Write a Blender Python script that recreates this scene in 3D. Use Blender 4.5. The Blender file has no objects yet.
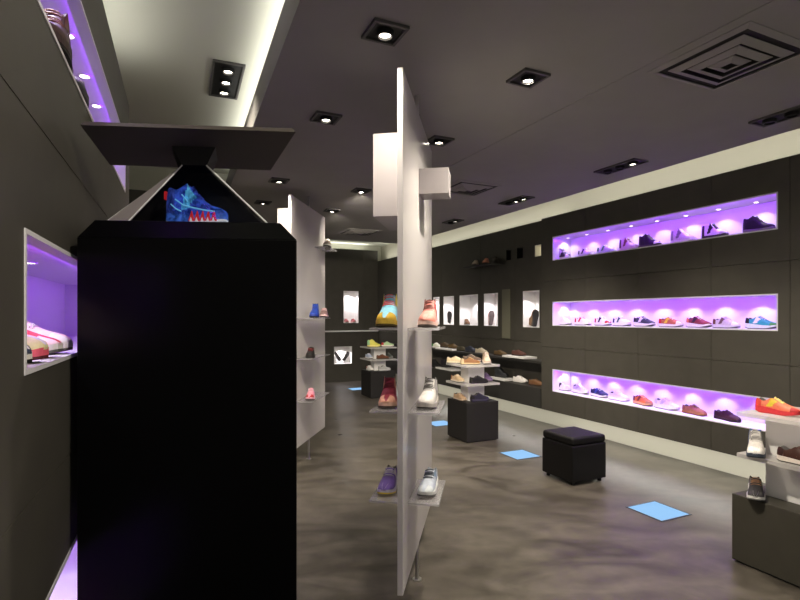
import bpy, math, random
import numpy as np
from mathutils import Vector, Matrix
random.seed(7)
C = bpy.context.scene.collection
F = 520.0; HY = 316.0; CX = 400.0; H = 1.7; CEIL = 3.12
# ------------------------------------------------------------------ camera
cam = bpy.data.cameras.new('camera'); camo = bpy.data.objects.new('camera', cam); C.objects.link(camo)
cam.sensor_width = 36; cam.lens = 36 * F / 800; cam.shift_y = (HY - 300) / 800; cam.clip_start = .02
camo.location = (0, 0, H); camo.rotation_euler = (math.pi / 2, 0, 0)
bpy.context.scene.camera = camo
vs = bpy.context.scene.view_settings
vs.view_transform = 'Standard'; vs.look = 'None'; vs.gamma = 1; vs.use_curve_mapping = False; vs.exposure = 0
# ------------------------------------------------------------------ frames of the two long walls
AR = math.atan2(242, 520); AL = math.atan2(218, 520)
class Frame:
    def __init__(s, a):
        s.a = a; s.n = (math.cos(a), math.sin(a)); s.d = (-math.sin(a), math.cos(a))
    def p(s, n, t, z=0): return Vector((s.n[0]*n + s.d[0]*t, s.n[1]*n + s.d[1]*t, z))
    def t_at(s, px, n):               # distance along the wall where the sight line through a column meets it
        k = (px - CX) / F; Y = n / (s.n[0]*k + s.n[1]); return s.d[0]*k*Y + s.d[1]*Y
    def y_at(s, px, n):
        k = (px - CX) / F; return n / (s.n[0]*k + s.n[1])
    def mat(s): return Matrix.Rotation(s.a, 4, 'Z')
RF = Frame(AR); LF = Frame(AL)
def at(px, Y, z=0): return Vector(((px - CX)/F*Y, Y, z))
def on_z(px, py, z):
    Y = (z - H) * F / (HY - py); return Vector(((px - CX)/F*Y, Y, z))
# ------------------------------------------------------------------ materials
_m = {}
def lin(c): return tuple(((v/255)/12.92 if v/255 <= .04045 else ((v/255+.055)/1.055)**2.4) for v in c)
def mat(key, rgb, rough=.6, spec=.4, metal=0, noise=0, scale=20, bump=0, coat=0, srgb=True):
    if key in _m: return _m[key]
    m = bpy.data.materials.new(key); m.use_nodes = True; nt = m.node_tree; b = nt.nodes['Principled BSDF']
    col = lin(rgb) if srgb else rgb
    b.inputs['Base Color'].default_value = (*col, 1); b.inputs['Roughness'].default_value = rough
    b.inputs['Specular IOR Level'].default_value = spec; b.inputs['Metallic'].default_value = metal
    b.inputs['Coat Weight'].default_value = coat
    if noise or bump:
        tc = nt.nodes.new('ShaderNodeTexCoord'); n = nt.nodes.new('ShaderNodeTexNoise')
        n.inputs['Scale'].default_value = scale; n.inputs['Detail'].default_value = 5
        nt.links.new(tc.outputs['Object'], n.inputs['Vector'])
        if noise:
            r = nt.nodes.new('ShaderNodeValToRGB'); e = r.color_ramp.elements
            e[0].position = .3; e[1].position = .7
            e[0].color = (*[v*(1-noise) for v in col], 1); e[1].color = (*[min(1, v*(1+noise)) for v in col], 1)
            nt.links.new(n.outputs['Fac'], r.inputs['Fac']); nt.links.new(r.outputs['Color'], b.inputs['Base Color'])
        if bump:
            bp = nt.nodes.new('ShaderNodeBump'); bp.inputs['Strength'].default_value = bump; bp.inputs['Distance'].default_value = .01
            nt.links.new(n.outputs['Fac'], bp.inputs['Height']); nt.links.new(bp.outputs['Normal'], b.inputs['Normal'])
    _m[key] = m; return m
def emit(key, rgb, s):
    if key in _m: return _m[key]
    m = bpy.data.materials.new(key); m.use_nodes = True; nt = m.node_tree; nt.nodes.clear()
    e = nt.nodes.new('ShaderNodeEmission'); o = nt.nodes.new('ShaderNodeOutputMaterial')
    e.inputs['Color'].default_value = (*lin(rgb), 1); e.inputs['Strength'].default_value = s
    nt.links.new(e.outputs[0], o.inputs[0]); _m[key] = m; return m
def clear(key, tint, gloss, rough=.02, alpha=1.0, diff=(200, 200, 205), milk=0.0):
    """sheet glass / acrylic: tinted see-through, a share of milkiness, mirror reflection by angle"""
    if key in _m: return _m[key]
    m = bpy.data.materials.new(key); m.use_nodes = True; nt = m.node_tree; nt.nodes.clear()
    N = nt.nodes.new; o = N('ShaderNodeOutputMaterial')
    t = N('ShaderNodeBsdfTransparent'); t.inputs[0].default_value = (*tint, 1)
    d = N('ShaderNodeBsdfDiffuse'); d.inputs[0].default_value = (*lin(diff), 1)
    tl = N('ShaderNodeBsdfTranslucent'); tl.inputs[0].default_value = (*lin(diff), 1)
    md = N('ShaderNodeMixShader'); md.inputs[0].default_value = .5
    nt.links.new(d.outputs[0], md.inputs[1]); nt.links.new(tl.outputs[0], md.inputs[2])
    m1 = N('ShaderNodeMixShader'); m1.inputs[0].default_value = milk
    nt.links.new(t.outputs[0], m1.inputs[1]); nt.links.new(md.outputs[0], m1.inputs[2])
    g = N('ShaderNodeBsdfGlossy'); g.inputs['Roughness'].default_value = rough
    f = N('ShaderNodeFresnel'); f.inputs[0].default_value = 1.45
    mu = N('ShaderNodeMath'); mu.operation = 'MULTIPLY'; mu.inputs[1].default_value = gloss
    nt.links.new(f.outputs[0], mu.inputs[0])
    m2 = N('ShaderNodeMixShader'); nt.links.new(mu.outputs[0], m2.inputs[0])
    nt.links.new(m1.outputs[0], m2.inputs[1]); nt.links.new(g.outputs[0], m2.inputs[2])
    nt.links.new(m2.outputs[0], o.inputs[0]); _m[key] = m; return m
def floor_mat():
    m = bpy.data.materials.new('polished_concrete'); m.use_nodes = True; nt = m.node_tree; b = nt.nodes['Principled BSDF']
    N = nt.nodes.new; L = nt.links.new
    tc = N('ShaderNodeTexCoord'); mp = N('ShaderNodeMapping'); mp.inputs['Rotation'].default_value = (0, 0, -.4); mp.inputs['Scale'].default_value = (1, 2.2, 1)
    L(tc.outputs['Object'], mp.inputs[0])
    n1 = N('ShaderNodeTexNoise'); n1.inputs['Scale'].default_value = 1.6; n1.inputs['Detail'].default_value = 8; n1.inputs['Distortion'].default_value = 1.2
    n2 = N('ShaderNodeTexNoise'); n2.inputs['Scale'].default_value = 9; n2.inputs['Detail'].default_value = 6
    L(mp.outputs[0], n1.inputs['Vector']); L(tc.outputs['Object'], n2.inputs['Vector'])
    r = N('ShaderNodeValToRGB'); e = r.color_ramp.elements
    e[0].position = .3; e[0].color = (.040, .034, .027, 1); e[1].position = .72; e[1].color = (.120, .105, .087, 1)
    L(n1.outputs['Fac'], r.inputs['Fac'])
    mx = N('ShaderNodeMixRGB'); mx.blend_type = 'OVERLAY'; mx.inputs[0].default_value = .35
    L(r.outputs[0], mx.inputs[1]); L(n2.outputs['Fac'], mx.inputs[2]); L(mx.outputs[0], b.inputs['Base Color'])
    mr = N('ShaderNodeMapRange'); mr.inputs['To Min'].default_value = .22; mr.inputs['To Max'].default_value = .42
    L(n1.outputs['Fac'], mr.inputs['Value']); L(mr.outputs[0], b.inputs['Roughness'])
    b.inputs['Specular IOR Level'].default_value = .45
    bp = N('ShaderNodeBump'); bp.inputs['Strength'].default_value = .06; L(n2.outputs['Fac'], bp.inputs['Height']); L(bp.outputs[0], b.inputs['Normal'])
    return m
M_WALL = mat('charcoal_wall_panel', (.062, .057, .047), .55, .35, noise=.08, scale=6, srgb=False)
M_CEIL = mat('dark_grey_ceiling_paint', (.31, .30, .285), .9, .1, noise=.03, scale=3, srgb=False)
M_PALE = mat('pale_cove_paint', (.62, .62, .52), .9, .1, srgb=False)
M_TRAY = mat('pale_tray_paint', (.50, .50, .43), .9, .1, srgb=False)
M_KICK = mat('pale_kick_board', (.60, .57, .47), .8, .2, srgb=False)
M_NICHE = mat('white_niche_lining', (.72, .70, .74), .5, .3, srgb=False)
M_WHITE = mat('white_lacquer', (.78, .77, .76), .35, .4, srgb=False)
M_BLACKG = mat('gloss_black_lacquer', (.0015, .0015, .0017), .3, .12, srgb=False)
M_BLACK = mat('matt_black_metal', (.012, .012, .012), .5, .3, srgb=False)
M_PLINTH = mat('dark_brown_plinth_board', (.018, .0165, .0165), .5, .22, noise=.06, scale=8, srgb=False)
M_BENCH = mat('charcoal_bench_board', (.035, .033, .03), .5, .35, srgb=False)
M_LEATHER = mat('black_leather', (.0045, .004, .0043), .5, .2, bump=.15, scale=120, srgb=False)
M_CANOPY = mat('brown_black_canopy_board', (.075, .064, .056), .6, .25, srgb=False)
M_ACRYL = clear('frosted_acrylic', (.96, .95, .97), .8, .15, milk=.85, diff=(252, 248, 248))
M_SHELF = clear('clear_acrylic_shelf', (.95, .95, .96), .7, .06, milk=.30, diff=(235, 232, 236))
M_EDGE = clear('acrylic_box_sheet', (.96, .95, .97), .8, .1, milk=.75, diff=(222, 216, 218))
M_GLASS = clear('smoked_glass', (.78, .78, .80), .2, .01)
M_GLASS_REFL = clear('side_glass_painted_reflection', (.75, .74, .76), 1.2, .1, milk=.85, diff=(235, 226, 228))  # left pyramid pane: pale milkiness is a reflection put into the colour
M_TIER = clear('white_acrylic_tier', (.98, .97, .97), .5, .1, milk=.55, diff=(255, 252, 250))
M_FRAME = mat('dark_grey_fixture_frame', (.08, .075, .072), .5, .3, srgb=False)
M_STEEL = mat('brushed_steel', (.55, .54, .53), .35, .5, metal=1, srgb=False)
M_VENT = mat('grey_vent_metal', (.30, .285, .275), .6, .3, srgb=False)
M_LENS = emit('warm_lamp_lens', (255, 244, 225), 14)
M_NLENS = emit('niche_lamp_lens', (255, 238, 250), 9)
M_BLUE = emit('blue_floor_light_pane', (158, 208, 255), .97)
M_LIT = emit('cream_light_pane', (255, 240, 190), 1.0)
# ------------------------------------------------------------------ mesh helper
class MB:
    def __init__(s): s.v = []; s.f = []
    def add(s, vs, fs):
        o = len(s.v); s.v += [tuple(v) for v in vs]; s.f += [tuple(i+o for i in f) for f in fs]; return s
    def box(s, x0, x1, y0, y1, z0, z1, fr=None):
        P = [(x0,y0,z0),(x1,y0,z0),(x1,y1,z0),(x0,y1,z0),(x0,y0,z1),(x1,y0,z1),(x1,y1,z1),(x0,y1,z1)]
        if fr: P = [fr.p(*p) for p in P]
        return s.add(P, [(0,3,2,1),(4,5,6,7),(0,1,5,4),(1,2,6,5),(2,3,7,6),(3,0,4,7)])
    def prism(s, bot, top):
        n = len(bot)
        return s.add(list(bot)+list(top), [tuple(reversed(range(n))), tuple(range(n, 2*n))] + [(i, (i+1) % n, n+(i+1) % n, n+i) for i in range(n)])
    def plate(s, q, th):                    # a quad thickened along its normal
        q = [Vector(p) for p in q]; nrm = (q[1]-q[0]).cross(q[2]-q[0]).normalized()*th
        return s.prism(q, [p+nrm for p in q])
    def cyl(s, c, r, z0, z1, n=20, r2=None):
        r2 = r if r2 is None else r2
        a = [(c[0]+r*math.cos(2*math.pi*i/n), c[1]+r*math.sin(2*math.pi*i/n), z0) for i in range(n)]
        b = [(c[0]+r2*math.cos(2*math.pi*i/n), c[1]+r2*math.sin(2*math.pi*i/n), z1) for i in range(n)]
        return s.prism(a, b)
    def ring(s, c, ro, ri, z0, z1, n=20):
        P = []
        for r, z in ((ro, z0), (ro, z1), (ri, z1), (ri, z0)):
            P += [(c[0]+r*math.cos(2*math.pi*i/n), c[1]+r*math.sin(2*math.pi*i/n), z) for i in range(n)]
        return s.add(P, [(k*n+i, k*n+(i+1) % n, ((k+1) % 4)*n+(i+1) % n, ((k+1) % 4)*n+i) for k in range(4) for i in range(n)])
    def tube(s, pts, r, n=6):
        pts = [Vector(p) for p in pts]; rings = []
        for i, p in enumerate(pts):
            t = (pts[min(i+1, len(pts)-1)] - pts[max(i-1, 0)]).normalized()
            a = t.orthogonal().normalized(); b = t.cross(a)
            rings.append([p + a*r*math.cos(2*math.pi*k/n) + b*r*math.sin(2*math.pi*k/n) for k in range(n)])
        vs = [v for q in rings for v in q]
        fs = [(i*n+k, i*n+(k+1) % n, (i+1)*n+(k+1) % n, (i+1)*n+k) for i in range(len(pts)-1) for k in range(n)]
        fs += [tuple(reversed(range(n))), tuple(range((len(pts)-1)*n, len(pts)*n))]
        return s.add(vs, fs)
    def mesh(s, name, m=None, smooth=False):
        me = bpy.data.meshes.new(name); me.from_pydata(s.v, [], s.f); me.validate()
        import bmesh
        b = bmesh.new(); b.from_mesh(me); bmesh.ops.recalc_face_normals(b, faces=b.faces); b.to_mesh(me); b.free()
        if smooth: me.shade_smooth()
        if m: me.materials.append(m)
        return me
    def build(s, name, m, parent=None, bevel=0, smooth=False):
        o = bpy.data.objects.new(name, s.mesh(name, m, smooth)); C.objects.link(o)
        if parent: o.parent = parent
        if bevel:
            md = o.modifiers.new('bevel', 'BEVEL'); md.width = bevel; md.segments = 2; md.limit_method = 'ANGLE'
        return o
def tag(o, label, cat, group=None):
    o['label'] = label; o['category'] = cat
    if group: o['group'] = group
    return o
def thing(name, label, cat, loc, rz=0, group=None):
    o = bpy.data.objects.new(name, None); C.objects.link(o); o.empty_display_size = .1
    o.location = loc; o.rotation_euler = (0, 0, rz); return tag(o, label, cat, group)
def struct(name, mb, m, bevel=0):
    o = mb.build(name, m, None, bevel); o['kind'] = 'structure'; return o
def light(name, typ, loc, power, col=(1, 1, 1), parent=None, rot=(0, 0, 0), **kw):
    l = bpy.data.lights.new(name, typ); l.energy = power; l.color = col
    for k, v in kw.items(): setattr(l, k, v)
    o = bpy.data.objects.new(name, l); C.objects.link(o); o.location = loc; o.rotation_euler = rot
    if parent: o.parent = parent
    return o
ORD = ['first', 'second', 'third', 'fourth', 'fifth', 'sixth', 'seventh', 'eighth', 'ninth', 'tenth']
WARM = (1, .9, .74); WHITE = (1, .98, .90); PURPLE = (.30, .025, 1.0)

# ================================================================== THE SETTING
NR = 5.015; NB = 5.60; NS = 5.32          # right wall: panel face, rear face, set-back face (distance from the camera across the room)
DL = -.33
TOPZ, BOTZ = 3.10, .36
T_NEAR = 1.2
tE = RF.t_at(541.5, NR)                    # far end of the front panels of the right wall
tn0, tn1 = RF.t_at(778, NR), RF.t_at(552.5, NR)
ROWS = ((2.475, 2.81), (1.565, 1.90), (.645, .957))
tb = 12.84                                 # back wall
# floor
fl = MB(); fl.prism([(-9,-3,-.1),(10,-3,-.1),(10,17,-.1),(-9,17,-.1)], [(-9,-3,0),(10,-3,0),(10,17,0),(-9,17,0)])
struct('floor', fl, floor_mat())

def panelled(fr, n0, n1, s0, s1, z0, z1, holes, ss, zs, gap=.004, mb=None):
    """board-clad wall: boxes with open joints at the seams and rectangular openings"""
    mb = mb or MB()
    S = sorted(set([s0, s1] + list(ss) + [h[0] for h in holes] + [h[1] for h in holes]))
    Z = sorted(set([z0, z1] + list(zs) + [h[2] for h in holes] + [h[3] for h in holes]))
    for a, b in zip(S, S[1:]):
        for c, d in zip(Z, Z[1:]):
            ms, mz = (a+b)/2, (c+d)/2
            if any(h[0] < ms < h[1] and h[2] < mz < h[3] for h in holes): continue
            g = lambda v, L: gap/2 if v in L else 0
            mb.box(n0, n1, a+g(a, ss), b-g(b, ss), c+g(c, zs), d-g(d, zs), fr)
    return mb
def liner(fr, n0, n1, s0, s1, z0, z1, mb=None, th=.012):
    """open box set into an opening; n0 is the face, n1 the back"""
    mb = mb or MB(); q = 1 if n1 > n0 else -1
    f = n0 - q*.003
    A = lambda a, b: (min(a, b), max(a, b))
    mb.box(*A(f, n1), s0, s1, z0, z0+th, fr); mb.box(*A(f, n1), s0, s1, z1-th, z1, fr)
    mb.box(*A(f, n1), s0, s0+th, z0+th, z1-th, fr); mb.box(*A(f, n1), s1-th, s1, z0+th, z1-th, fr)
    mb.box(*A(n1, n1+q*.012), s0, s1, z0, z1, fr); return mb
# right wall, front panels with three long niches
holes = [(tn0, tn1, a, b) for a, b in ROWS]
seam_s = [RF.t_at(p, NR) for p in (585, 638, 711, 790)]
w = panelled(RF, NR, NR+.03, T_NEAR, tE, BOTZ, TOPZ, holes, seam_s, [1.262, 2.188])
w.box(NR+.03, NB-.02, T_NEAR, tE, TOPZ-.03, TOPZ, RF); w.box(NR+.03, NB-.02, T_NEAR, tE, BOTZ, BOTZ+.03, RF)
w.box(NR+.03, NB-.02, tE-.03, tE, BOTZ+.03, TOPZ-.03, RF)
# set-back stretch with the white niches
WN = [(433.5, 439.5), (443.6, 454), (459.6, 478), (484, 498), (523, 539.5)]
hs = [(RF.t_at(b, NS), RF.t_at(a, NS), 1.52, 2.10) for a, b in WN]
SQ = [(506.3, 511), (517, 523)]
def sq_z(p): 
    Y = RF.y_at(p, NS); return H + 61/F*Y
hs += [(RF.t_at(b, NS), RF.t_at(a, NS), sq_z(508)-.09, sq_z(508)+.09) for a, b in SQ]
LQ = (535, 541.2)
hs += [(RF.t_at(LQ[1], NS), RF.t_at(LQ[0], NS), 2.62, 2.80)]
sb = tb
panelled(RF, NS, NS+.03, tE, sb, BOTZ, 3.16, hs, [RF.t_at(p, NS) for p in (515, 480.5, 441.5)], [1.30], mb=w)
w.box(NS+.03, NB-.02, tE, sb, 3.13, 3.16, RF); w.box(NS+.03, NB-.02, tE, sb, BOTZ, BOTZ+.03, RF)
struct('wall_right', w, M_WALL)
# pale wall behind the panels: cove above, kick board below
k = MB(); k.box(NB, NB+.1, T_NEAR-.5, tb+.6, 0, 3.9, RF); struct('wall_right_rear', k, M_KICK)
# niche linings
trim = 0
def trim_obj(mb, m, bevel=0):
    global trim
    trim += 1; return struct('trim_%d' % trim, mb, m, bevel)
for a, b in ROWS: trim_obj(liner(RF, NR, NR+.32, tn0, tn1, a, b), M_NICHE)
for h in hs[:5]: trim_obj(liner(RF, NS, NS+.24, *h, th=.01), M_WHITE)
for h in hs[5:7]: trim_obj(liner(RF, NS, NS+.15, *h, th=.006), M_BLACK)
trim_obj(liner(RF, NS, NS+.12, *hs[7], th=.008), M_WHITE)
# left wall
lt0, lt1 = LF.t_at(24, DL), LF.t_at(125, DL); lend = LF.t_at(129, DL)
lh = [(lt0, lt1, a, b) for a, b in ROWS]
w = panelled(LF, DL-.03, DL, -1.2, lend, BOTZ, 3.12, lh, [LF.t_at(-70, DL)], [1.262, 2.175])
w.box(DL-.5, DL-.03, -1.2, lend, 3.09, 3.12, LF); w.box(DL-.5, DL-.03, -1.2, lend, BOTZ, BOTZ+.03, LF)
w.box(DL-.5, DL-.03, lend-.03, lend, BOTZ+.03, 3.09, LF)
ET = 6.54
w.box(DL-.38, DL-.35, lend, ET, 0, 3.14, LF)
w.box(DL-1.2, .52, ET, ET+.1, 0, 3.12, LF)           # end wall of the left aisle
struct('wall_left', w, M_WALL)
k = MB(); k.box(DL-.6, DL-.5, -1.2, ET+.4, 0, 3.9, LF); k.box(DL-1.2, .55, ET+.35, ET+.45, 2.9, 3.6, LF); struct('wall_left_rear', k, M_PALE)
for a, b in ROWS: trim_obj(liner(LF, DL, DL-.32, lt0, lt1, a, b), M_NICHE)
# back wall with two white niches and a pale ledge
def back_t(px, t=tb):                      # across-room coordinate where a column meets the back wall
    kk = (px-CX)/F; Y = t/(RF.d[0]*kk + RF.d[1]); return RF.n[0]*kk*Y + RF.n[1]*Y, Y
class BackFrame:
    n = None
    def p(s, n, t, z=0): return RF.p(t, n, z)
BF = BackFrame()
def bz(px, py): return H + (HY-py)/F*back_t(px)[1]
b_low = (back_t(334)[0], back_t(352)[0], bz(343, 364), bz(343, 346.5))
b_up = (back_t(343.5)[0], back_t(358.5)[0], bz(351, 323), bz(351, 291))
w = panelled(BF, tb, tb+.03, -4.5, NS, 0, 3.44, [b_low, b_up], [back_t(326)[0], back_t(364)[0]], [1.29])
w.box(tb+.03, tb+.4, -4.5, NS, 3.41, 3.44, BF)
struct('wall_back', w, M_WALL)
k = MB(); k.box(tb+.45, tb+.55, -4.8, NB+.1, 0, 4.0, BF); struct('wall_back_rear', k, M_PALE)
trim_obj(liner(BF, tb, tb+.22, *b_low, th=.01), M_WHITE); trim_obj(liner(BF, tb, tb+.22, *b_up, th=.01), M_WHITE)
k = MB(); k.box(tb-.10, tb-.001, back_t(322)[0], NS-.02, 1.29, 1.325, BF); trim_obj(k, M_WHITE, .004)
k = MB(); pp = (RF.t_at(510.5, NS), RF.t_at(502.5, NS)); k.box(NS-.012, NS-.001, pp[0], pp[1], 1.32, 2.15, RF)
trim_obj(k, mat('olive_grey_panel', (.17, .165, .12), .5, .4, srgb=False))
# ceiling slab: drops below the pale upper ceiling, leaving lit slots along the walls and at the back
CT = 3.33
ts = 9.27
dl = .49; nr = 4.40
def lxy(fr, n, t): p = fr.p(n, t); return (p.x, p.y)
pts = [lxy(LF, dl, -1.3), lxy(RF, nr, -.2), lxy(RF, nr, ts), None, lxy(LF, dl, ET+.05)]
pL = lxy(LF, dl, ET+.05)
back_left = lxy(RF, -3.6, ts)
poly = [lxy(LF, dl, -1.3), lxy(RF, nr, -.4), lxy(RF, nr, ts), back_left, lxy(LF, -1.6, ET+.46), lxy(LF, dl, ET+.46)]
sl = MB(); sl.prism([(*p, CEIL) for p in poly], [(*p, CT) for p in poly])
struct('ceiling', sl, M_CEIL)
# shallow joint in the ceiling boards
j = MB(); j.box(2.506, 2.514, .4, 6.2, CEIL-.004, CEIL-.0005, RF); trim_obj(j, M_CEIL)
lt = MB(); lt.prism([(*lxy(LF, a, b), 3.49) for a, b in ((-.84, -1.4), (.75, -1.4), (.75, ET+.4), (-.84, ET+.4))], [(*lxy(LF, a, b), 3.52) for a, b in ((-.84, -1.4), (.75, -1.4), (.75, ET+.4), (-.84, ET+.4))])
struct('ceiling_left', lt, M_TRAY)
up = MB(); up.prism([(-9,-3,3.62),(10,-3,3.62),(10,17,3.62),(-9,17,3.62)], [(-9,-3,3.7),(10,-3,3.7),(10,17,3.7),(-9,17,3.7)])
struct('ceiling_upper', up, M_PALE)

# ------------------------------------------------------------------ concealed strip lights of the coves and kick spaces
def strip(name, fr, n, s0, s1, z, power, col, tilt=0, width=.03, up=True):
    """a long thin area lamp lying along a wall; tilt leans its face across the room"""
    p = fr.p(n, (s0+s1)/2, z) if not isinstance(fr, BackFrame) else RF.p((s0+s1)/2, n, z)
    a = fr.a if not isinstance(fr, BackFrame) else RF.a - math.pi/2
    rot = Matrix.Rotation(a, 4, 'Z') @ Matrix.Rotation(tilt, 4, 'Y') @ Matrix.Rotation(math.pi if up else 0, 4, 'X')
    return light(name, 'AREA', p, power, col, rot=rot.to_euler(), shape='RECTANGLE', size=width, size_y=abs(s1-s0))
strip('cove_strip_right', RF, NR+.28, T_NEAR, tE-.05, TOPZ+.03, 15, WHITE)
strip('cove_strip_right_far', RF, NS+.12, tE+.05, tb, 3.19, 13, WHITE)
strip('cove_strip_left', LF, DL-.08, -1, lend, 3.15, 13, WHITE)
strip('cove_strip_left_far', LF, dl+.05, -1, ET, CT+.02, 18, WHITE)
strip('cove_strip_back', BF, tb+.2, -3.2, NS-.2, 3.47, 26, WHITE)
strip('kick_strip_right', RF, NR+.25, T_NEAR, tE, BOTZ-.015, 21, WHITE, up=False)
strip('kick_strip_right_far', RF, NR+.25, tE, tb-1, BOTZ-.015, 18, WHITE, up=False)
# purple strips behind the niche lips
for i, (a, b) in enumerate(ROWS):
    strip('niche_strip', RF, NR+.03, tn0+.03, tn1-.03, b-.02, 10, PURPLE, tilt=-.7, width=.015, up=False)
    strip('niche_strip', LF, DL-.03, lt0+.03, lt1-.03, b-.02, 2.4, PURPLE, tilt=.7, width=.015, up=False)

# ================================================================== SHOES
def prof(pts, t):
    x = [p[0] for p in pts]; y = [p[1] for p in pts]
    a = np.interp(t, x, y); b = a.copy(); b[1:-1] = .25*a[:-2] + .5*a[1:-1] + .25*a[2:]; return b
KINDS = {
 'low':    dict(L=.272, W=1.03, to=.40, H=[(0,.084),(.05,.100),(.2,.080),(.33,.100),(.41,.120),(.55,.098),(.7,.078),(.85,.068),(.95,.060),(1,.046)],
                S=[(0,.036),(.3,.031),(.7,.026),(.9,.027),(1,.034)], B=[(0,.007),(.1,0),(.75,0),(1,.012)]),
 'runner': dict(L=.285, W=1.0, to=.39, H=[(0,.092),(.05,.112),(.2,.088),(.32,.108),(.40,.126),(.55,.100),(.7,.078),(.85,.064),(.95,.056),(1,.046)],
                S=[(0,.050),(.3,.041),(.6,.031),(.85,.029),(1,.038)], B=[(0,.014),(.12,0),(.7,0),(1,.018)]),
 'high':   dict(L=.278, W=1.06, to=.38, H=[(0,.135),(.05,.156),(.18,.142),(.3,.160),(.38,.175),(.48,.136),(.6,.104),(.75,.080),(.88,.071),(.96,.062),(1,.048)],
                S=[(0,.040),(.3,.034),(.7,.028),(.9,.028),(1,.036)], B=[(0,.006),(.1,0),(.75,0),(1,.011)]),
 'casual': dict(L=.272, W=.96, to=.42, H=[(0,.078),(.05,.092),(.2,.070),(.34,.086),(.42,.104),(.55,.088),(.7,.070),(.85,.060),(.95,.050),(1,.036)],
                S=[(0,.024),(.3,.020),(.7,.018),(.9,.019),(1,.024)], B=[(0,.002),(.1,0),(.78,0),(1,.008)]),
}
WPT = [(0,.019),(.03,.028),(.1,.034),(.3,.034),(.5,.040),(.68,.047),(.8,.046),(.9,.040),(.96,.031),(.985,.022),(1,.012)]
K = 16
_shoe = {}
def shoe_meshes(kind, simple):
    key = (kind, simple)
    if key in _shoe: return _shoe[key]
    P = KINDS[kind]; N = 24 if simple else 34
    t = np.unique(np.concatenate([np.linspace(0, 1, N), [.015, .985]])); N = len(t)
    h = prof(P['H'], t); zs = prof(P['S'], t); zb = prof(P['B'], t); wd = np.interp(t, [p[0] for p in WPT], [p[1] for p in WPT])*P['W']
    x = (t-.5)*P['L']; c = .007*np.sin(math.pi*t) - .003
    to = P['to']; G = np.zeros((N, K+1, 3))
    for i in range(N):
        o = min(1, max(0, (to+.03-t[i])/.05)); o = o*o*(3-2*o)
        if t[i] < .035: o *= max(0, (t[i]-.012)/.023)
        for q in range(K+1):
            ph = math.pi*q/K; cs, sn = math.cos(ph), math.sin(ph)
            ay = wd[i]*math.copysign(abs(cs)**.7, cs); az = (h[i]-zs[i])*abs(sn)**.8
            m = min(q, K-q); sg = 1 if q <= K/2 else -1
            if m <= 5: u = m/5; oy = wd[i]*(1+.10*math.sin(u*math.pi*.8)-.26*u); oz = (h[i]-zs[i])*u
            elif m == 6: oy = wd[i]*.62; oz = h[i]-zs[i]-.004
            elif m == 7: oy = wd[i]*.52; oz = h[i]-zs[i]-.03
            else: oy = 0; oz = h[i]-zs[i]-.042
            oz = max(oz, 0.0 if m < 6 else .006)
            G[i, q] = (x[i], c[i] + (1-o)*ay + o*oy*(sg if m < 8 else 0), zs[i]-.002 + (1-o)*az + o*oz)
    parts = {}
    def face(part, i, q):
        mb = parts.setdefault(part, {})
        ids = []
        for a, b in ((i, q), (i+1, q), (i+1, q+1), (i, q+1)):
            ids.append(mb.setdefault((a, b), len(mb)))
        fl_.setdefault(part, []).append(tuple(ids))
    fl_ = {}
    for i in range(N-1):
        tm = (t[i]+t[i+1])/2
        for q in range(K):
            m = min(q+.5, K-q-.5)
            if tm < to and m > 5: part = 'lining'
            elif to <= tm < .64 and m > 6: part = 'tongue'
            elif tm > .83 and m < 7.5 and not simple: part = 'toe_cap'
            elif tm < .16 and m < 5: part = 'heel_counter'
            elif not simple and 1 < m < 5 and .24+.03*m < tm < .38+.03*m: part = 'side_panel' if q < K/2 else 'side_panel_R'
            else: part = 'upper'
            face(part, i, q)
    for i_, part in ((0, 'heel_counter'), (N-1, 'upper' if simple else 'toe_cap')):      # close both ends
        mb = parts[part]; fl_[part].append(tuple(mb.setdefault((i_, q), len(mb)) for q in range(K+1)))
    res = {}
    for part, vmap in parts.items():
        mb = MB(); vv = [None]*len(vmap)
        off = .0012 if part[:4] in ('side', 'toe_', 'heel') else 0
        for (a, b), k_ in vmap.items():
            p = G[a, b].copy()
            if off: p[1] += off*(1 if b < K/2 else -1)*(1 if b != K/2 else 0)
            vv[k_] = p
        mb.add(vv, fl_[part])
        if part == 'upper' or part == 'heel_counter':   # close the back seam
            pass
        res[part] = mb.mesh('shoe_'+part, None, True)
    # sole rings
    def ring(part, lo, hi, grow):
        mb = MB(); n = N
        L_, R_ = [], []
        for i in range(N):
            for z in (lo[i], hi[i]):
                L_.append((x[i], c[i]+wd[i]+grow, z)); R_.append((x[i], c[i]-wd[i]-grow, z))
        mb.add(L_+R_, [])
        o = 2*N
        for i in range(N-1):
            a = 2*i
            mb.f += [(a, a+2, a+3, a+1), (o+a, o+a+1, o+a+3, o+a+2), (a, o+a, o+a+2, a+2), (a+1, a+3, o+a+3, o+a+1)]
        mb.f += [(0, 1, o+1, o), (o-2, 2*o-2, 2*o-1, o-1)]
        res[part] = mb.mesh('shoe_'+part, None, True)
        res[part].shade_flat()
    mid = zb + .008
    ring('midsole', mid, zs+.004, .004); ring('outsole', zb, mid, .003)
    # laces
    mb = MB()
    for tt in ((.46, .53, .60) if simple else (to+.045, to+.085, to+.125, to+.165, to+.205)):
        i = int(np.argmin(abs(t-tt)))
        mb.tube([Vector(G[i, q]) + Vector((.002*(q-8), 0, .003)) for q in range(5, 12)], .0026, 5)
    res['laces'] = mb.mesh('shoe_laces', None, True)
    _shoe[key] = res; return res
_sm = {}
def smat(rgb, rough=.55):
    key = 'shoe_material_%02x%02x%02x' % rgb
    return mat(key, rgb, rough, .4, noise=.10, scale=60, bump=.05)
SHOES = []
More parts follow.
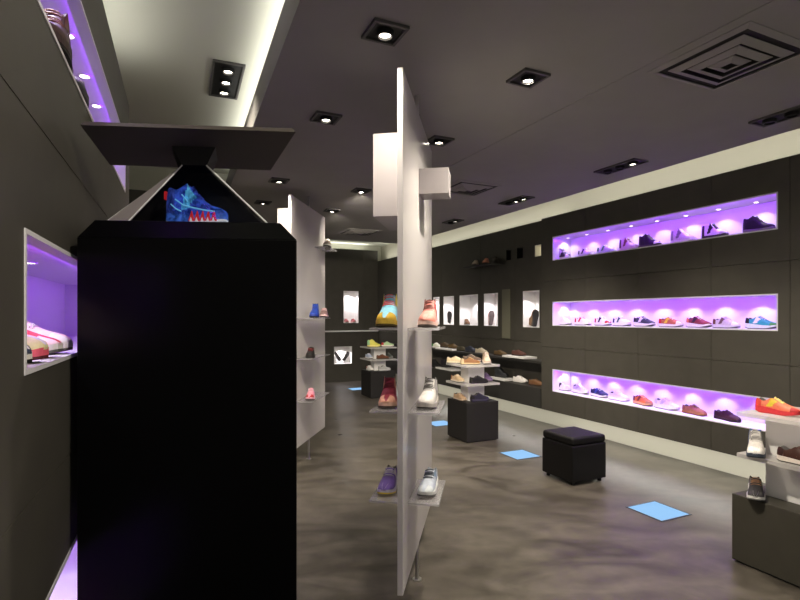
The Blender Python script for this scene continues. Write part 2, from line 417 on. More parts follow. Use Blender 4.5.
def shoe(kind, pos, rz, label, group, upper, heel=None, toe=None, side=None, sole=(225, 222, 218), out=None, lining=(60, 55, 55),
         lace=None, tongue=None, simple=False, tilt=0, scale=1.0, roll=0, name=None):
    nm = name or {'low': 'sneaker', 'runner': 'running_shoe', 'high': 'high_top_sneaker', 'casual': 'casual_shoe'}[kind]
    o = thing(nm, label, 'shoe', pos, rz, group)
    o.location.z += .0015; o.rotation_euler = (roll, tilt, rz); o.scale = (scale,)*3
    col = dict(upper=upper, heel_counter=heel or upper, toe_cap=toe or upper, side_panel=side or upper, midsole=sole,
               outsole=out or tuple(int(v*.38) for v in sole), lining=lining, laces=lace or sole, tongue=tongue or upper)
    for part, me in shoe_meshes(kind, simple).items():
        part = part.replace('_R', ''); p = bpy.data.objects.new(part, me); C.objects.link(p); p.parent = o
        if not len(me.materials): me.materials.append(None)
        p.material_slots[0].link = 'OBJECT'; p.material_slots[0].material = smat(col[part])
    SHOES.append(o); return o
W = (228, 224, 222); BK = (22, 21, 22); GY = (150, 148, 148); LG = (196, 193, 190); NV = (34, 42, 78); RD = (176, 34, 40)
BR = (96, 56, 34); TAN = (150, 104, 66); MAR = (52, 22, 24); GRN = (70, 150, 70); TEAL = (40, 150, 150); ORG = (196, 104, 44); DK = (40, 34, 32)
YEL = (224, 196, 60); PNK = (222, 120, 140); PUR = (110, 84, 160)
def pair(*a): return a
top = [(563.5,'high',dict(upper=BK,side=W,toe=W),'black high-top sneaker with white toe'),
       (586,'low',dict(upper=W,heel=BK,side=BK,tongue=BK),'white sneaker with black heel and side bands'),
       (606.5,'low',dict(upper=(206,212,206),heel=(40,110,60),side=(90,160,100),sole=(200,220,206)),'white sneaker with pale green heel'),
       (629,'high',dict(upper=(206,196,180),heel=(70,44,32),tongue=BR,side=(110,72,50),sole=(214,204,186)),'cream high-top sneaker with brown heel'),
       (650,'high',dict(upper=BK,toe=W,heel=DK,sole=(60,56,54)),'black high-top sneaker with white toe cap'),
       (683,'high',dict(upper=(214,208,200),heel=GY,side=(120,116,118),sole=(236,232,226),out=BK),'white high-top sneaker with grey heel'),
       (715,'high',dict(upper=W,heel=BK,tongue=BK,side=BK,sole=(50,48,50),toe=LG),'white high-top sneaker with black collar and sole'),
       (759,'high',dict(upper=BK,heel=(30,28,30),sole=(120,112,118),lace=BK),'black high-top sneaker with grey sole')]
midr = [(564.5,'low',dict(upper=W,heel=LG),'plain white sneaker'),
       (583,'low',dict(upper=W,heel=RD,tongue=RD,side=RD),'white sneaker with red heel and red side bands'),
       (603,'low',dict(upper=W,heel=RD,side=BK,toe=RD),'white sneaker with red heel and toe'),
       (622,'low',dict(upper=W,heel=NV,tongue=NV,side=(50,90,80)),'white sneaker with navy heel'),
       (644.5,'runner',dict(upper=(46,52,66),heel=BK,side=W,toe=(60,66,80)),'dark slate running shoe with white side bands'),
       (671,'low',dict(upper=(170,96,60),heel=RD,side=YEL,toe=W),'rust and red sneaker with white toe'),
       (699,'runner',dict(upper=(120,44,44),heel=(190,110,70),side=(40,28,30),sole=W),'dark red running shoe with thick white sole'),
       (726.5,'low',dict(upper=(186,178,178),heel=BR,side=(90,66,60),toe=W,sole=(200,196,200)),'grey sneaker with brown heel and side bands'),
       (762,'runner',dict(upper=TEAL,heel=BK,side=W,toe=GRN,sole=(210,220,220)),'teal running shoe with black heel')]
botr = [(563,'low',dict(upper=W,heel=BK,side=BK,toe=LG),'white sneaker with black heel and bands'),
       (580.5,'runner',dict(upper=LG,heel=W,side=(180,170,176)),'light grey running shoe'),
       (599.5,'low',dict(upper=NV,heel=(24,40,70),side=(50,80,130)),'navy blue sneaker with white sole'),
       (619,'low',dict(upper=(214,210,206),sole=(236,232,230)),'off-white sneaker'),
       (643,'low',dict(upper=ORG,heel=BR,side=(110,50,30),toe=TAN,sole=(200,160,110)),'orange-brown sneaker with tan toe'),
       (667,'runner',dict(upper=(222,220,222),heel=LG,side=LG),'white running shoe with pale grey bands'),
       (694.5,'casual',dict(upper=TAN,heel=(126,84,50),sole=(150,100,60),lace=BR),'tan leather casual shoe'),
       (727.5,'casual',dict(upper=MAR,heel=(40,18,20),sole=(40,26,26),lace=MAR),'dark maroon leather casual shoe')]
RZ_R = math.atan2(-RF.d[1], -RF.d[0])
for rowname, row, (z0, z1) in (('top', top, ROWS[0]), ('middle', midr, ROWS[1]), ('bottom', botr, ROWS[2])):
    for i, (px, kind, col, desc) in enumerate(row):
        n = NR+.145; t_ = RF.t_at(px, n)
        end = ', at its far end' if i == 0 else (', at its near end' if i == len(row)-1 else '')
        lab = '%s, %s in %s purple niche' % (desc, 'farthest' if i == 0 else 'nearest' if i == len(row)-1 else ORD[i] + ' from left', rowname)
        shoe(kind, RF.p(n, t_, z0+.012), RZ_R + math.radians(random.uniform(-9, 5)), lab, 'shoes in the %s purple niche' % rowname, scale=1.0, **col)
# niche downlights on the right wall
def downlight(pos, label, group, power, rz, r=.02, ang=80):
    o = thing('niche_downlight', label, 'light', pos, rz, group)
    MB().ring((0, 0), r+.007, r, -.006, 0).build('ring', M_WHITE, o, smooth=False)
    MB().cyl((0, 0), r, -.003, -.0005).build('lens', M_NLENS, o)
    light('niche_spot', 'SPOT', (0, 0, -.012), power, (1, .93, .96), o, spot_size=math.radians(ang), spot_blend=.55, shadow_soft_size=.012)
    return o
NL = [[568, 587, 608, 631, 657, 686, 718.5, 756]]*3
for rn, (z0, z1), xs in zip(('top', 'middle', 'bottom'), ROWS, NL):
    for i, px in enumerate(xs):
        n = NR+.205
        lab = 'small round downlight in %s niche of right wall, %s from far end' % (rn, ORD[i])
        downlight(RF.p(n, RF.t_at(px, n), z1-.012), lab, 'downlights of the %s right niche' % rn, 3.0, AR, ang=116)
# left wall niches
for rn, (z0, z1), ys in (('upper', ROWS[0], (1.66, 2.03, 2.375, 2.71)), ('middle', ROWS[1], (1.45, 1.8)), ('lower', ROWS[2], (1.5, 1.85))):
    for i, Y in enumerate(ys):
        n = DL-.08 if rn == 'upper' else DL-.16; t_ = (Y - n*LF.n[1])/LF.d[1]
        downlight(LF.p(n, t_, z1-.012), 'small round downlight in %s niche of left wall, %s from the camera' % (rn, ORD[i]), 'downlights of the %s left niche' % rn, 3.6, AL, ang=110)
def lshoe(kind, Y, z, ang, lab, dn=-.15, **col):
    n = DL+dn; t_ = (Y - n*LF.n[1])/LF.d[1]
    g = 'shoes in the left wall niches'
    shoe(kind, LF.p(n, t_, z+.012), AL+math.radians(ang), lab, g, **col)
z = ROWS[1][0]
lshoe('low', 1.19, z, -8, 'white sneaker with navy stripes and dark sole nearest in left middle niche', dn=-.135, upper=W, side=NV, toe=(70,78,104), heel=NV, sole=(226,222,216), out=BK, lining=NV, lace=NV)
lshoe('high', 1.335, z, -10, 'white high-top sneaker with red lining and cream side in left middle niche', dn=-.135, upper=W, side=(226,216,160), toe=(232,222,170), heel=PNK, lining=(214,70,90), tongue=PNK, sole=(222,92,112))
lshoe('runner', 1.50, z, -14, 'red and white running shoe third from the camera in left middle niche', dn=-.135, upper=(206,70,80), side=W, toe=(240,214,216), heel=W, lining=(200,90,100), lace=W)
lshoe('low', 1.67, z, -14, 'pink and white sneaker beside black cabinet at far end of left middle niche', dn=-.135, upper=(240,200,206), side=RD, toe=W, heel=RD)
z = ROWS[0][0]
lshoe('high', 1.64, z, -88, 'dark brown high-top shoe nearest in left upper niche', dn=-.055, scale=1.2, upper=(58,34,28), heel=(74,44,34), sole=(50,36,32), lace=BR, side=(84,50,36))
lshoe('low', 1.98, z, -86, 'black shoe with grey side panels second in left upper niche', dn=-.06, scale=1.15, upper=BK, side=(90,80,96), sole=(44,40,44), lace=(120,110,120))
lshoe('low', 2.37, z, -86, 'brown and yellow sneaker third in left upper niche', dn=-.075, upper=BR, side=YEL, heel=DK, sole=(90,70,50))
lshoe('low', 2.75, z, -86, 'dark sneaker at far end of left upper niche', dn=-.075, upper=DK, sole=(80,70,70))
z = ROWS[2][0]
lshoe('high', 1.58, z, -30, 'purple high-top sneaker in left lower niche beside black cabinet', dn=-.15, upper=(110,50,110), side=(150,110,150), heel=(90,36,90), sole=(210,200,150), toe=(130,80,130))
lshoe('low', 1.40, z, -30, 'mauve sneaker with cream sole nearest in left lower niche', dn=-.15, upper=(150,90,140), side=W, heel=PUR, sole=(214,204,150))

# ================================================================== HOLOGRAM KIOSK
A = Vector((-1.0125, 1.63, 0)); B = Vector((-.335, 1.69, 0)); dv = Vector((-.19, .47, 0))
base = Vector((-.75, 1.9, 0))
kio = thing('display_kiosk', 'tall black gloss cabinet with glass pyramid under flat square canopy', 'display case', base)
def loc(v, z): return (v.x-base.x, v.y-base.y, z)
foot = [A, B, B+dv, A+dv]; ctr = sum(foot, Vector())/4
ZC, ZT = 1.947, 2.008
kb = MB(); kb.prism([loc(p, .04) for p in foot], [loc(p, ZC) for p in foot]); kb.build('cabinet', M_BLACKG, kio, .003)
ins = [p + (ctr-p)*.14 for p in foot]
kb = MB(); kb.prism([loc(p, ZC) for p in foot], [loc(p, ZT) for p in ins]); kb.build('sloped_collar', M_BLACKG, kio, .002)
kb = MB(); kb.prism([loc(p, 0) for p in [p+(ctr-p)*.1 for p in foot]], [loc(p, .04) for p in [p+(ctr-p)*.1 for p in foot]]); kb.build('toe_base', M_BLACK, kio)
ZK = 2.30
can = [on_z(80, 125, ZK), on_z(296, 132, ZK), on_z(270.6, 170.5, ZK), on_z(110, 165, ZK)]
cc = sum(can, Vector())/4
can2 = [p + (cc-p)*.03 for p in can]
kb = MB(); kb.prism([loc(p, ZK) for p in can], [loc(p, ZK+.014) for p in can2]); kb.build('canopy', M_CANOPY, kio, .001)
n_top = [Vector((-.805, 1.836, 0)), Vector((-.6565, 1.85, 0)), Vector((-.70, 1.995, 0)), Vector((-.85, 1.985, 0))]
n_bot = [Vector((-.779, 1.86, 0)), Vector((-.694, 1.866, 0)), Vector((-.715, 1.975, 0)), Vector((-.80, 1.97, 0)), Vector((-.813, 1.91, 0))]
ZN = 2.24
kb = MB(); kb.prism([loc(p, ZN) for p in n_bot], [loc(p, ZK) for p in n_top[:3] + [n_top[3], Vector((-.835, 1.91, 0))]]); kb.build('neck', M_BLACK, kio)
p_bot = [Vector((-.934, 1.765, 0)), Vector((-.447, 1.785, 0)), Vector((-.48, 1.97, 0)), Vector((-.98, 1.985, 0)), Vector((-1.05, 1.81, 0))]
def pane(i, jn, name, m, th=.003):
    MB().plate([loc(n_bot[i], ZN), loc(n_bot[jn], ZN), loc(p_bot[jn], ZT), loc(p_bot[i], ZT)], th).build(name, m, kio)
pane(0, 1, 'glass_pane', M_GLASS); pane(4, 0, 'glass_pane', M_GLASS_REFL); pane(1, 2, 'glass_pane', M_GLASS)
pane(2, 3, 'back_panel', M_BLACK); pane(3, 4, 'back_panel', M_BLACK)
for i_, r_ in ((1, .0034), (0, .0016), (4, .0012)):
    e = MB(); e.tube([loc(n_bot[i_], ZN), loc(p_bot[i_], ZT+.002)], r_, 6); e.build('glass_edge', mat('polished_glass_edge', (.9, .9, .92), .25, .5, srgb=False), kio)
# little black riser + the blue shoe
rs = at(198, 1.868); MB().box(-.1, .1, -.04, .04, 0, .018).build('riser', M_BLACK, kio).location = loc(rs, ZT)
BL = (20, 70, 190)
bs = shoe('high', rs + Vector((0, 0, ZT+.018)), math.radians(-3), 'bright blue high-top basketball shoe with red sole band inside glass pyramid', None,
          upper=BL, heel=(30, 60, 160), toe=(24, 84, 205), side=(70, 170, 235), sole=(40, 96, 200), out=(200, 205, 210), lining=(30, 30, 90), lace=(20, 50, 150), tongue=(24, 60, 170), scale=.77)
bs.scale.z = .86
bs['category'] = 'shoe'
del bs['label']; bs['label'] = 'bright blue high-top basketball shoe with red sole band inside glass pyramid'
red = mat('red_rubber', (205, 40, 44), .5); whd = mat('white_rubber', (220, 225, 230), .5)
mb = MB(); mw = MB()
for q in range(5):                       # zig-zag red band along the forefoot side of the sole
    x0 = -.02 + q*.026
    mb.prism([(x0, -.058, .008), (x0+.026, -.058, .008), (x0+.013, -.052, .05)], [(x0, -.046, .008), (x0+.026, -.046, .008), (x0+.013, -.044, .05)])
    mw.prism([(x0+.006, -.0605, .004), (x0+.02, -.0605, .004), (x0+.013, -.0595, .022)], [(x0+.006, -.054, .004), (x0+.02, -.054, .004), (x0+.013, -.054, .022)])
mb.build('sole_band', red, bs); mw.build('sole_teeth', whd, bs)
t_ = MB(); t_.box(-.158, -.146, -.012, .012, .105, .14); t_.build('pull_tab', red, bs, .003)
sw = MB()
sw.tube([(-.09, -.038, .10), (-.05, -.044, .075), (.0, -.05, .062), (.05, -.055, .052), (.1, -.05, .046)], .003, 6)
sw.tube([(-.11, -.04, .08), (-.085, -.042, .06), (-.06, -.043, .05)], .003, 6)
sw.tube([(-.06, -.036, .12), (-.03, -.042, .09)], .003, 6)
sw.build('piping', mat('pale_blue_piping', (120, 205, 245), .4), bs)
for ch in bs.children:                   # the shoe is a glowing projected image
    sl_ = ch.material_slots[0]; m0 = sl_.material; key = 'hologram_' + m0.name
    if key not in _m:
        m1 = m0.copy(); m1.name = key; _m[key] = m1; b1 = m1.node_tree.nodes['Principled BSDF']
        src = b1.inputs['Base Color'].links[0].from_socket if b1.inputs['Base Color'].links else None
        b1.inputs['Emission Color'].default_value = b1.inputs['Base Color'].default_value
        if src: m1.node_tree.links.new(src, b1.inputs['Emission Color'])
        b1.inputs['Emission Strength'].default_value = .55
        for nd in m1.node_tree.nodes:
            if nd.type == 'TEX_NOISE': nd.inputs['Scale'].default_value = 26; nd.inputs['Distortion'].default_value = 1.5
            if nd.type == 'VALTORGB':
                c0 = nd.color_ramp.elements[0].color[:]; nd.color_ramp.elements[0].position = .38; nd.color_ramp.elements[1].position = .66
                nd.color_ramp.elements[0].color = tuple(v*.35 for v in c0[:3]) + (1,); nd.color_ramp.elements[1].color = tuple(min(1, v*1.5+.04) for v in c0[:3]) + (1,)
    sl_.material = _m[key]

# ================================================================== ACRYLIC PANELS
def acrylic(x0, sl, y0, y1, lab, ypole):
    """a floor-to-ceiling pair of poles holding a tall sheet; sl is its slant in plan"""
    a = -math.atan(sl); o = thing('acrylic_divider', lab, 'display panel', (x0+sl*(y0+y1)/2, (y0+y1)/2, 0), a, 'tall acrylic display panels')
    Ln = (y1-y0)/math.cos(a)
    MB().box(-.03, 0, -Ln/2, Ln/2, .245, 2.993).build('sheet', M_ACRYL, o, .003)
    yp = (ypole-(y0+y1)/2)/math.cos(a)
    for z0, z1, nm in ((2.993, CEIL, 'ceiling_pole'), (0, .245, 'foot_pole')):
        MB().cyl((-.015, yp), .013, z0, z1).build(nm, M_STEEL, o, smooth=False)
    MB().cyl((-.015, yp), .03, 0, .008).build('foot_plate', M_STEEL, o)
    return o, a, yp, Ln
p1, a1, yp1, L1 = acrylic(-.441, .169, 2.70, 4.09, 'tall frosted acrylic panel in the middle of the room', 3.35)
p2, a2, yp2, L2 = acrylic(-1.904, .135, 5.53, 6.82, 'tall frosted acrylic panel partly behind the black cabinet', 6.18)
mid1 = Vector((-.441+.169*3.395, 3.395, 0)); mid2 = Vector((-1.904+.135*6.175, 6.175, 0))
def toworld(mid, a, x, y, z=0):
    v = Matrix.Rotation(a, 4, 'Z') @ Vector((x, y, 0)); return mid + v + Vector((0, 0, z))
def ashelf(mid, a, y0, y1, x0, x1, z, lab):
    c = toworld(mid, a, 0, (y0+y1)/2, z)
    o = thing('acrylic_shelf', lab, 'shelf', c, a, 'clear acrylic shelves on the panels')
    if x0 < -.03: MB().box(x0, -.031, (y0-y1)/2, (y1-y0)/2, -.012, 0).build('left_leaf', M_SHELF, o, .002)
    if x1 > 0: MB().box(.001, x1, (y0-y1)/2, (y1-y0)/2, -.012, 0).build('right_leaf', M_SHELF, o, .002)
    for yy in (-.1, .1): MB().cyl((-.015 if x0 < -.03 else .008, yy), .006, -.026, -.013, 10).build('bracket_pin', M_STEEL, o)
    return o
def abox(mid, a, x0, x1, y0, y1, z0, z1, lab):
    c = toworld(mid, a, (x0+x1)/2, (y0+y1)/2, z0); o = thing('acrylic_box', lab, 'display box', c, a, 'acrylic boxes on the panels')
    hx, hy, hz, th = (x1-x0)/2, (y1-y0)/2, z1-z0, .008
    MB().box(-hx, hx, -hy, hy, 0, th).build('box_base', M_EDGE, o); MB().box(-hx, hx, -hy, hy, hz-th, hz).build('box_top', M_EDGE, o)
    MB().box(-hx, hx, -hy, -hy+th, th, hz-th).build('front_sheet', M_EDGE, o); MB().box(-hx, hx, hy-th, hy, th, hz-th).build('rear_sheet', M_EDGE, o)
    sx = -1 if x1 < .0 else 1
    MB().box(min(sx*hx, sx*(hx-th)), max(sx*hx, sx*(hx-th)), -hy+th, hy-th, th, hz-th).build('side_sheet', M_EDGE, o)
ya, yb = -.56, -.13
SZ = (.68, 1.174, 1.634)
for z, nm in zip(SZ, ('lowest', 'middle', 'upper')):
    ashelf(mid1, a1, ya, yb, -.215, .175, z, '%s clear acrylic shelf through the central acrylic panel' % nm)
abox(mid1, a1, -.195, -.032, -.54, -.05, 2.254, 2.714, 'large white acrylic box high on left side of central panel')
abox(mid1, a1, .002, .19, -.08, .10, 2.479, 2.64, 'small white acrylic box high on right side of central panel')
g = 'shoes on the central acrylic panel'
RZ_C = a1 - math.pi/2
def pshoe(kind, sgn, z, lab, yy=-.36, **col):
    x = -.142 if sgn < 0 else .095
    shoe(kind, toworld(mid1, a1, x, yy, z), RZ_C + math.radians(random.uniform(-4, 4) - sgn*3), lab, g, **col)
pshoe('runner', -1, SZ[0], 'purple running shoe with yellow toe on lowest acrylic shelf left of panel', upper=PUR, toe=(120,96,170), side=W, heel=(80,60,130), tongue=(150,130,190), sole=(214,206,226), out=YEL, lace=W)
pshoe('runner', 1, SZ[0], 'pale grey running shoe on lowest acrylic shelf right of panel', upper=(176,184,198), toe=(196,202,208), side=(120,140,166), tongue=(120,124,134), sole=(206,206,206), lace=(60,66,80), lining=(120,126,136))
pshoe('high', -1, SZ[1], 'dark pink high-top sneaker with peach toe on middle acrylic shelf left of panel', upper=(170,60,80), toe=(236,176,150), side=(226,160,140), heel=(150,50,70), tongue=(160,50,70), sole=(232,190,168), lace=(120,30,50))
pshoe('high', 1, SZ[1], 'white high-top sneaker with grey trim on middle acrylic shelf right of panel', upper=(200,196,194), side=GY, toe=(206,200,198), heel=DK, sole=(176,170,166), out=DK, lace=(84,78,80), tongue=GY, lining=BK)
pshoe('high', -1, SZ[2], 'large light blue and yellow high-top sneaker on upper acrylic shelf left of panel', upper=(140,200,222), toe=(196,160,50), side=(230,214,90), heel=PNK, tongue=(120,190,214), sole=(190,160,60), lace=(220,90,100), scale=1.2)
pshoe('high', 1, SZ[2], 'peach pink high-top sneaker on upper acrylic shelf right of panel', upper=(206,140,130), toe=(196,124,112), side=(176,92,86), heel=(170,90,84), tongue=(160,90,84), sole=(212,180,168), lace=(120,66,60))
# far panel
for z, nm in zip((.77, 1.235, 1.68), ('lowest', 'middle', 'upper')):
    ashelf(mid2, a2, -.52, .22, 0, .19, z, '%s clear acrylic shelf on the panel behind the black cabinet' % nm)
ashelf(mid2, a2, .18, .62, 0, .17, 2.55, 'topmost clear acrylic shelf at far edge of the panel behind the cabinet')
abox(mid2, a2, -.19, -.032, -.55, -.1, 2.3, 2.87, 'white acrylic box behind the cabinet on the far panel')
g = 'shoes on the far acrylic panel'
def qshoe(kind, yy, z, lab, x=.115, rz=0, **col): shoe(kind, toworld(mid2, a2, x, yy, z), a2-math.pi/2+math.radians(rz), lab, g, **col)
qshoe('runner', -.34, .77, 'pink and white running shoe with yellow heel on lowest shelf of far panel', rz=12, upper=(226,150,170), heel=YEL, side=W, toe=RD, sole=(232,180,196))
qshoe('low', -.34, 1.235, 'red and black sneaker on middle shelf of far panel', rz=14, upper=BK, heel=RD, tongue=RD, side=RD, sole=(40,34,34))
qshoe('high', -.18, 1.68, 'bright blue high-top sneaker on upper shelf of far panel', rz=10, upper=(40,70,170), heel=(60,90,190), sole=(30,50,130), side=(90,120,210))
qshoe('low', .16, 1.68, 'grey and pink sneaker on upper shelf of far panel', x=.125, rz=14, upper=(150,120,120), heel=(90,70,76), sole=(226,190,190))
qshoe('low', .36, 2.55, 'yellow and grey sneaker on topmost shelf of far panel', x=.11, rz=14, upper=(120,108,100), heel=(220,180,50), sole=(190,186,180))

# ================================================================== PEDESTALS, STANDS, STOOL
def plinth(corner, sx, sy, h, lab, grp=None, m=None):
    """room-aligned dark block; corner is its near-left bottom corner"""
    c = corner + RF.p(sx/2, sy/2)
    o = thing('display_plinth', lab, 'plinth', (c.x, c.y, 0), AR, grp)
    MB().box(-sx/2, sx/2, -sy/2, sy/2, .012, h).build('body', m or M_PLINTH, o, .004)
    MB().box(-sx/2+.02, sx/2-.02, -sy/2+.02, sy/2-.02, 0, .012).build('base', M_BLACK, o)
    return c
def stand(c, z, sx, sy, cx, cy, gap, lab, cs=(.3, .26), off=(0, 0)):
    o = thing('tiered_stand', lab, 'display stand', (c.x, c.y, z), AR, 'white two-tier shoe stands')
    for i in range(2):
        b0 = i*gap
        MB().box(off[0]-cs[0]/2, off[0]+cs[0]/2, off[1]-cs[1]/2, off[1]+cs[1]/2, b0, b0+gap-.028).build('column', M_WHITE, o, .002)
        MB().box(-sx/2, sx/2, -sy/2, sy/2, b0+gap-.028, b0+gap).build('shelf', M_TIER, o, .002)
    return o
def rz_(deg): return AR + math.radians(deg)
# central pedestal
cA = plinth(Vector((.890, 6.93, 0)), .51, .51, .535, 'dark square plinth in the middle of the floor under a white stand', 'square plinths with white stands')
stand(cA, .535, .54, .54, 0, 0, .25, 'white two-tier shoe stand on the plinth in mid floor', cs=(.26, .2), off=(0, 0))
def on(c, dn, dt, z): return c + RF.p(dn, dt, z)
g = 'shoes on the mid-floor stand'
zA = [.535, .785, 1.035]
shoe('casual', on(cA, -.10, -.10, zA[2]), rz_(-20), 'tan leather casual shoe on top tier of mid-floor stand', g, upper=TAN, heel=(214,190,150), toe=(150,100,50), sole=(220,196,150))
shoe('casual', on(cA, -.17, .15, zA[2]), rz_(-40), 'cream casual shoe behind tan shoe on top tier of mid-floor stand', g, upper=(214,196,160), sole=(224,214,190))
shoe('high', on(cA, .15, -.12, zA[2]), rz_(-115), 'beige high-top shoe on right of top tier of mid-floor stand', g, upper=(206,186,164), side=(170,136,110), heel=(190,170,150), sole=(226,216,204))
shoe('low', on(cA, .12, .2, zA[2]), rz_(-15), 'grey-brown shoe at back of top tier of mid-floor stand', g, upper=(110,92,78), sole=(190,180,170))
shoe('casual', on(cA, -.02, -.185, zA[1]), rz_(-4), 'black leather shoe in front on lower tier of mid-floor stand', g, upper=BK, heel=(30,28,24), sole=(30,28,26), lace=BK)
shoe('casual', on(cA, -.205, .06, zA[1]), rz_(-88), 'cream and tan shoe on left of lower tier of mid-floor stand', g, upper=(206,180,146), heel=(160,110,76), sole=(226,214,196))
shoe('low', on(cA, .205, -.03, zA[1]), rz_(-95), 'mauve sneaker on right of lower tier of mid-floor stand', g, upper=(120,96,136), sole=(150,130,160))
shoe('low', on(cA, .0, -.175, zA[0]), rz_(-3), 'dark navy sneaker on plinth top under mid-floor stand', g, upper=(36,34,54), heel=BK, sole=(60,56,76))
shoe('casual', on(cA, -.19, .02, zA[0]), rz_(-90), 'beige shoe on left of plinth top under mid-floor stand', g, upper=(176,146,116), sole=(190,170,150))
# rear pedestal
cBc = Vector((-.60, 10.7, 0))
cB = plinth(cBc, .56, .56, .55, 'dark square plinth at the far back beside acrylic panel', 'square plinths with white stands')
stand(cB, .55, .60, .60, 0, 0, .25, 'white two-tier shoe stand on the farthest plinth', cs=(.26, .2))
g = 'shoes on the farthest plinth stand'
zB = [.55, .80, 1.05]
shoe('high', on(cB, -.14, -.1, zB[2]), rz_(-15), 'yellow and green sneaker on top tier of the farthest stand', g, upper=(214,206,90), heel=(150,200,150), side=GRN, sole=(230,214,130), simple=True)
shoe('low', on(cB, .15, -.15, zB[2]), rz_(-10), 'pale green and red sneaker on right of top tier of farthest stand', g, upper=(170,200,150), heel=RD, sole=(220,210,200), simple=True)
shoe('casual', on(cB, .02, -.2, zB[1]), rz_(0), 'brown shoe in front on lower tier of farthest stand', g, upper=BR, sole=(90,66,50), simple=True)
shoe('low', on(cB, -.22, -.02, zB[1]), rz_(-90), 'pale blue sneaker on left of lower tier of farthest stand', g, upper=(176,186,210), sole=W, simple=True)
shoe('low', on(cB, .22, -.05, zB[1]), rz_(-80), 'dark grey sneaker on right of lower tier of farthest stand', g, upper=(70,74,70), sole=(150,150,146), simple=True)
shoe('low', on(cB, -.2, -.03, zB[0]), rz_(-90), 'white sneaker on left of farthest plinth top', g, upper=W, heel=(210,140,130), simple=True)
shoe('low', on(cB, .06, -.19, zB[0]), rz_(0), 'light grey sneaker in front on farthest plinth top', g, upper=(160,160,158), sole=(190,190,188), simple=True)
# right foreground display
cF = Vector((2.31, 3.62, 0)) - RF.p(0, 1.0)
sx, sy = .62, 1.0
cR = plinth(cF, sx, sy, .467, 'dark brown plinth cut off by right edge of the picture, under white stand', m=mat('olive_brown_plinth_board', (.05, .046, .036), .5, .3, noise=.06, scale=8, srgb=False))
far = Vector((2.31, 3.62, 0))
def onR(dn, dt, z): return far + RF.p(dn, -dt, z)
st_c = onR(.31, .36, 0)
stand(st_c, .467, .58, .68, 0, 0, .285, 'large white two-tier shoe stand at right edge of the picture', cs=(.27, .48), off=(.0, .0))
g = 'shoes on the right display stand'
zR = [.467, .752, 1.037]
shoe('runner', onR(.17, .205, zR[2]), rz_(-84), 'red and yellow patterned running shoe on top tier of right stand', g, upper=(226,120,90), side=YEL, heel=(214,70,60), toe=RD, tongue=(230,206,110), sole=(206,52,60), out=(190,40,50), lace=(240,220,150), scale=.92)
shoe('high', onR(.17, .50, zR[2]), rz_(-84), 'green and white high-top sneaker on top tier at right picture edge', g, upper=(40,140,60), heel=(30,110,50), side=W, sole=(220,226,220))
shoe('high', onR(.07, .115, zR[1]), rz_(-148), 'white and grey high-top sneaker with blue collar on left of right stand', g, upper=(214,210,204), heel=(50,90,160), side=GY, toe=(236,232,228), tongue=(190,186,182), sole=(66,74,90), lining=(40,90,170), lace=(150,148,146), scale=1.02)
shoe('low', onR(.095, .39, zR[1]), rz_(-86), 'dark brown suede sneaker with white sole on lower tier at picture edge', g, upper=(66,36,28), heel=(56,30,24), sole=(226,216,206), lace=(70,40,30))
shoe('runner', onR(.07, .115, zR[0]), rz_(-148), 'black sneaker with white sole on plinth top below right stand', g, upper=(40,38,40), side=(90,80,70), toe=(52,50,52), sole=(224,222,220), lace=(150,110,80), lining=DK, scale=1.02)
# stool
so = Vector((1.715, 5.17, 0)) + RF.p(.228, .228)
st = thing('cube_stool', 'black leather cube stool on the floor between two blue floor lights', 'stool', (so.x, so.y, 0), AR)
o = MB().box(-.228, .228, -.228, .228, .035, .40).build('body', M_LEATHER, st, .014); o.modifiers[0].segments = 3
o = MB().box(-.228, .228, -.228, .228, .401, .482).build('seat_cushion', M_LEATHER, st, .03); o.modifiers[0].segments = 5
for x in (-.18, .18):
    for y in (-.18, .18): MB().cyl((x, y), .02, 0, .036, 12).build('foot', M_BLACK, st)
# floor lights
for px, py, lab in ((658, 511, 'square blue light pane in floor nearest the camera, right of stool'), (520, 454.7, 'square blue light pane in floor left of the black stool'),
                    (440, 423.5, 'square blue light pane in floor between acrylic panel and mid-floor plinth'), (357, 389, 'small far blue light pane in floor beside the farthest plinth')):
    p = on_z(px, py, 0); o = thing('floor_light', lab, 'floor light', p, AR, 'blue lights set in the floor')
    s = .172
    MB().box(-s, s, -s, s, .0005, .003).build('pane', M_BLUE, o)
    f = MB()
    for q in ((-s-.012, s+.012, -s-.012, -s), (-s-.012, s+.012, s, s+.012), (-s-.012, -s, -s, s), (s, s+.012, -s, s)): f.box(*q, .0003, .005)
    f.build('frame', mat('dark_floor_frame', (.05, .07, .11), .4, .4, srgb=False), o)

# ================================================================== BENCH ALONG THE RIGHT WALL
t0b, t1b = tE+.02, tb-.8
bo = thing('wall_bench', 'long charcoal two-level shoe bench along the far right wall', 'bench', RF.p(NR+.15, (t0b+t1b)/2, BOTZ), AR)
hl = (t1b-t0b)/2
MB().box(-.15, .15, -hl, hl, 0, .29).build('bench_box', M_BENCH, bo, .003)
MB().box(-.10, .15, -hl, hl, .64, .68).build('upper_shelf', M_BENCH, bo, .002)
zl, zu = BOTZ+.29, BOTZ+.68
def tray(pa, pb, z, lab):
    n = NR+.16; a, b = RF.t_at(pb, n), RF.t_at(pa, n)
    o = MB().box(-.15, .12, -(b-a)/2, (b-a)/2, 0, .03).build('shelf_tray', M_WHITE, None, .003)
    o.location = RF.p(n+.02, (a+b)/2, z); o.rotation_euler = (0, 0, AR); tag(o, lab, 'tray', 'white trays on the wall bench')
tray(508.6, 530, zu, 'white shoe tray on upper bench shelf nearest the purple niches')
tray(441, 458, zu, 'white shoe tray on upper bench shelf beside the acrylic panel')
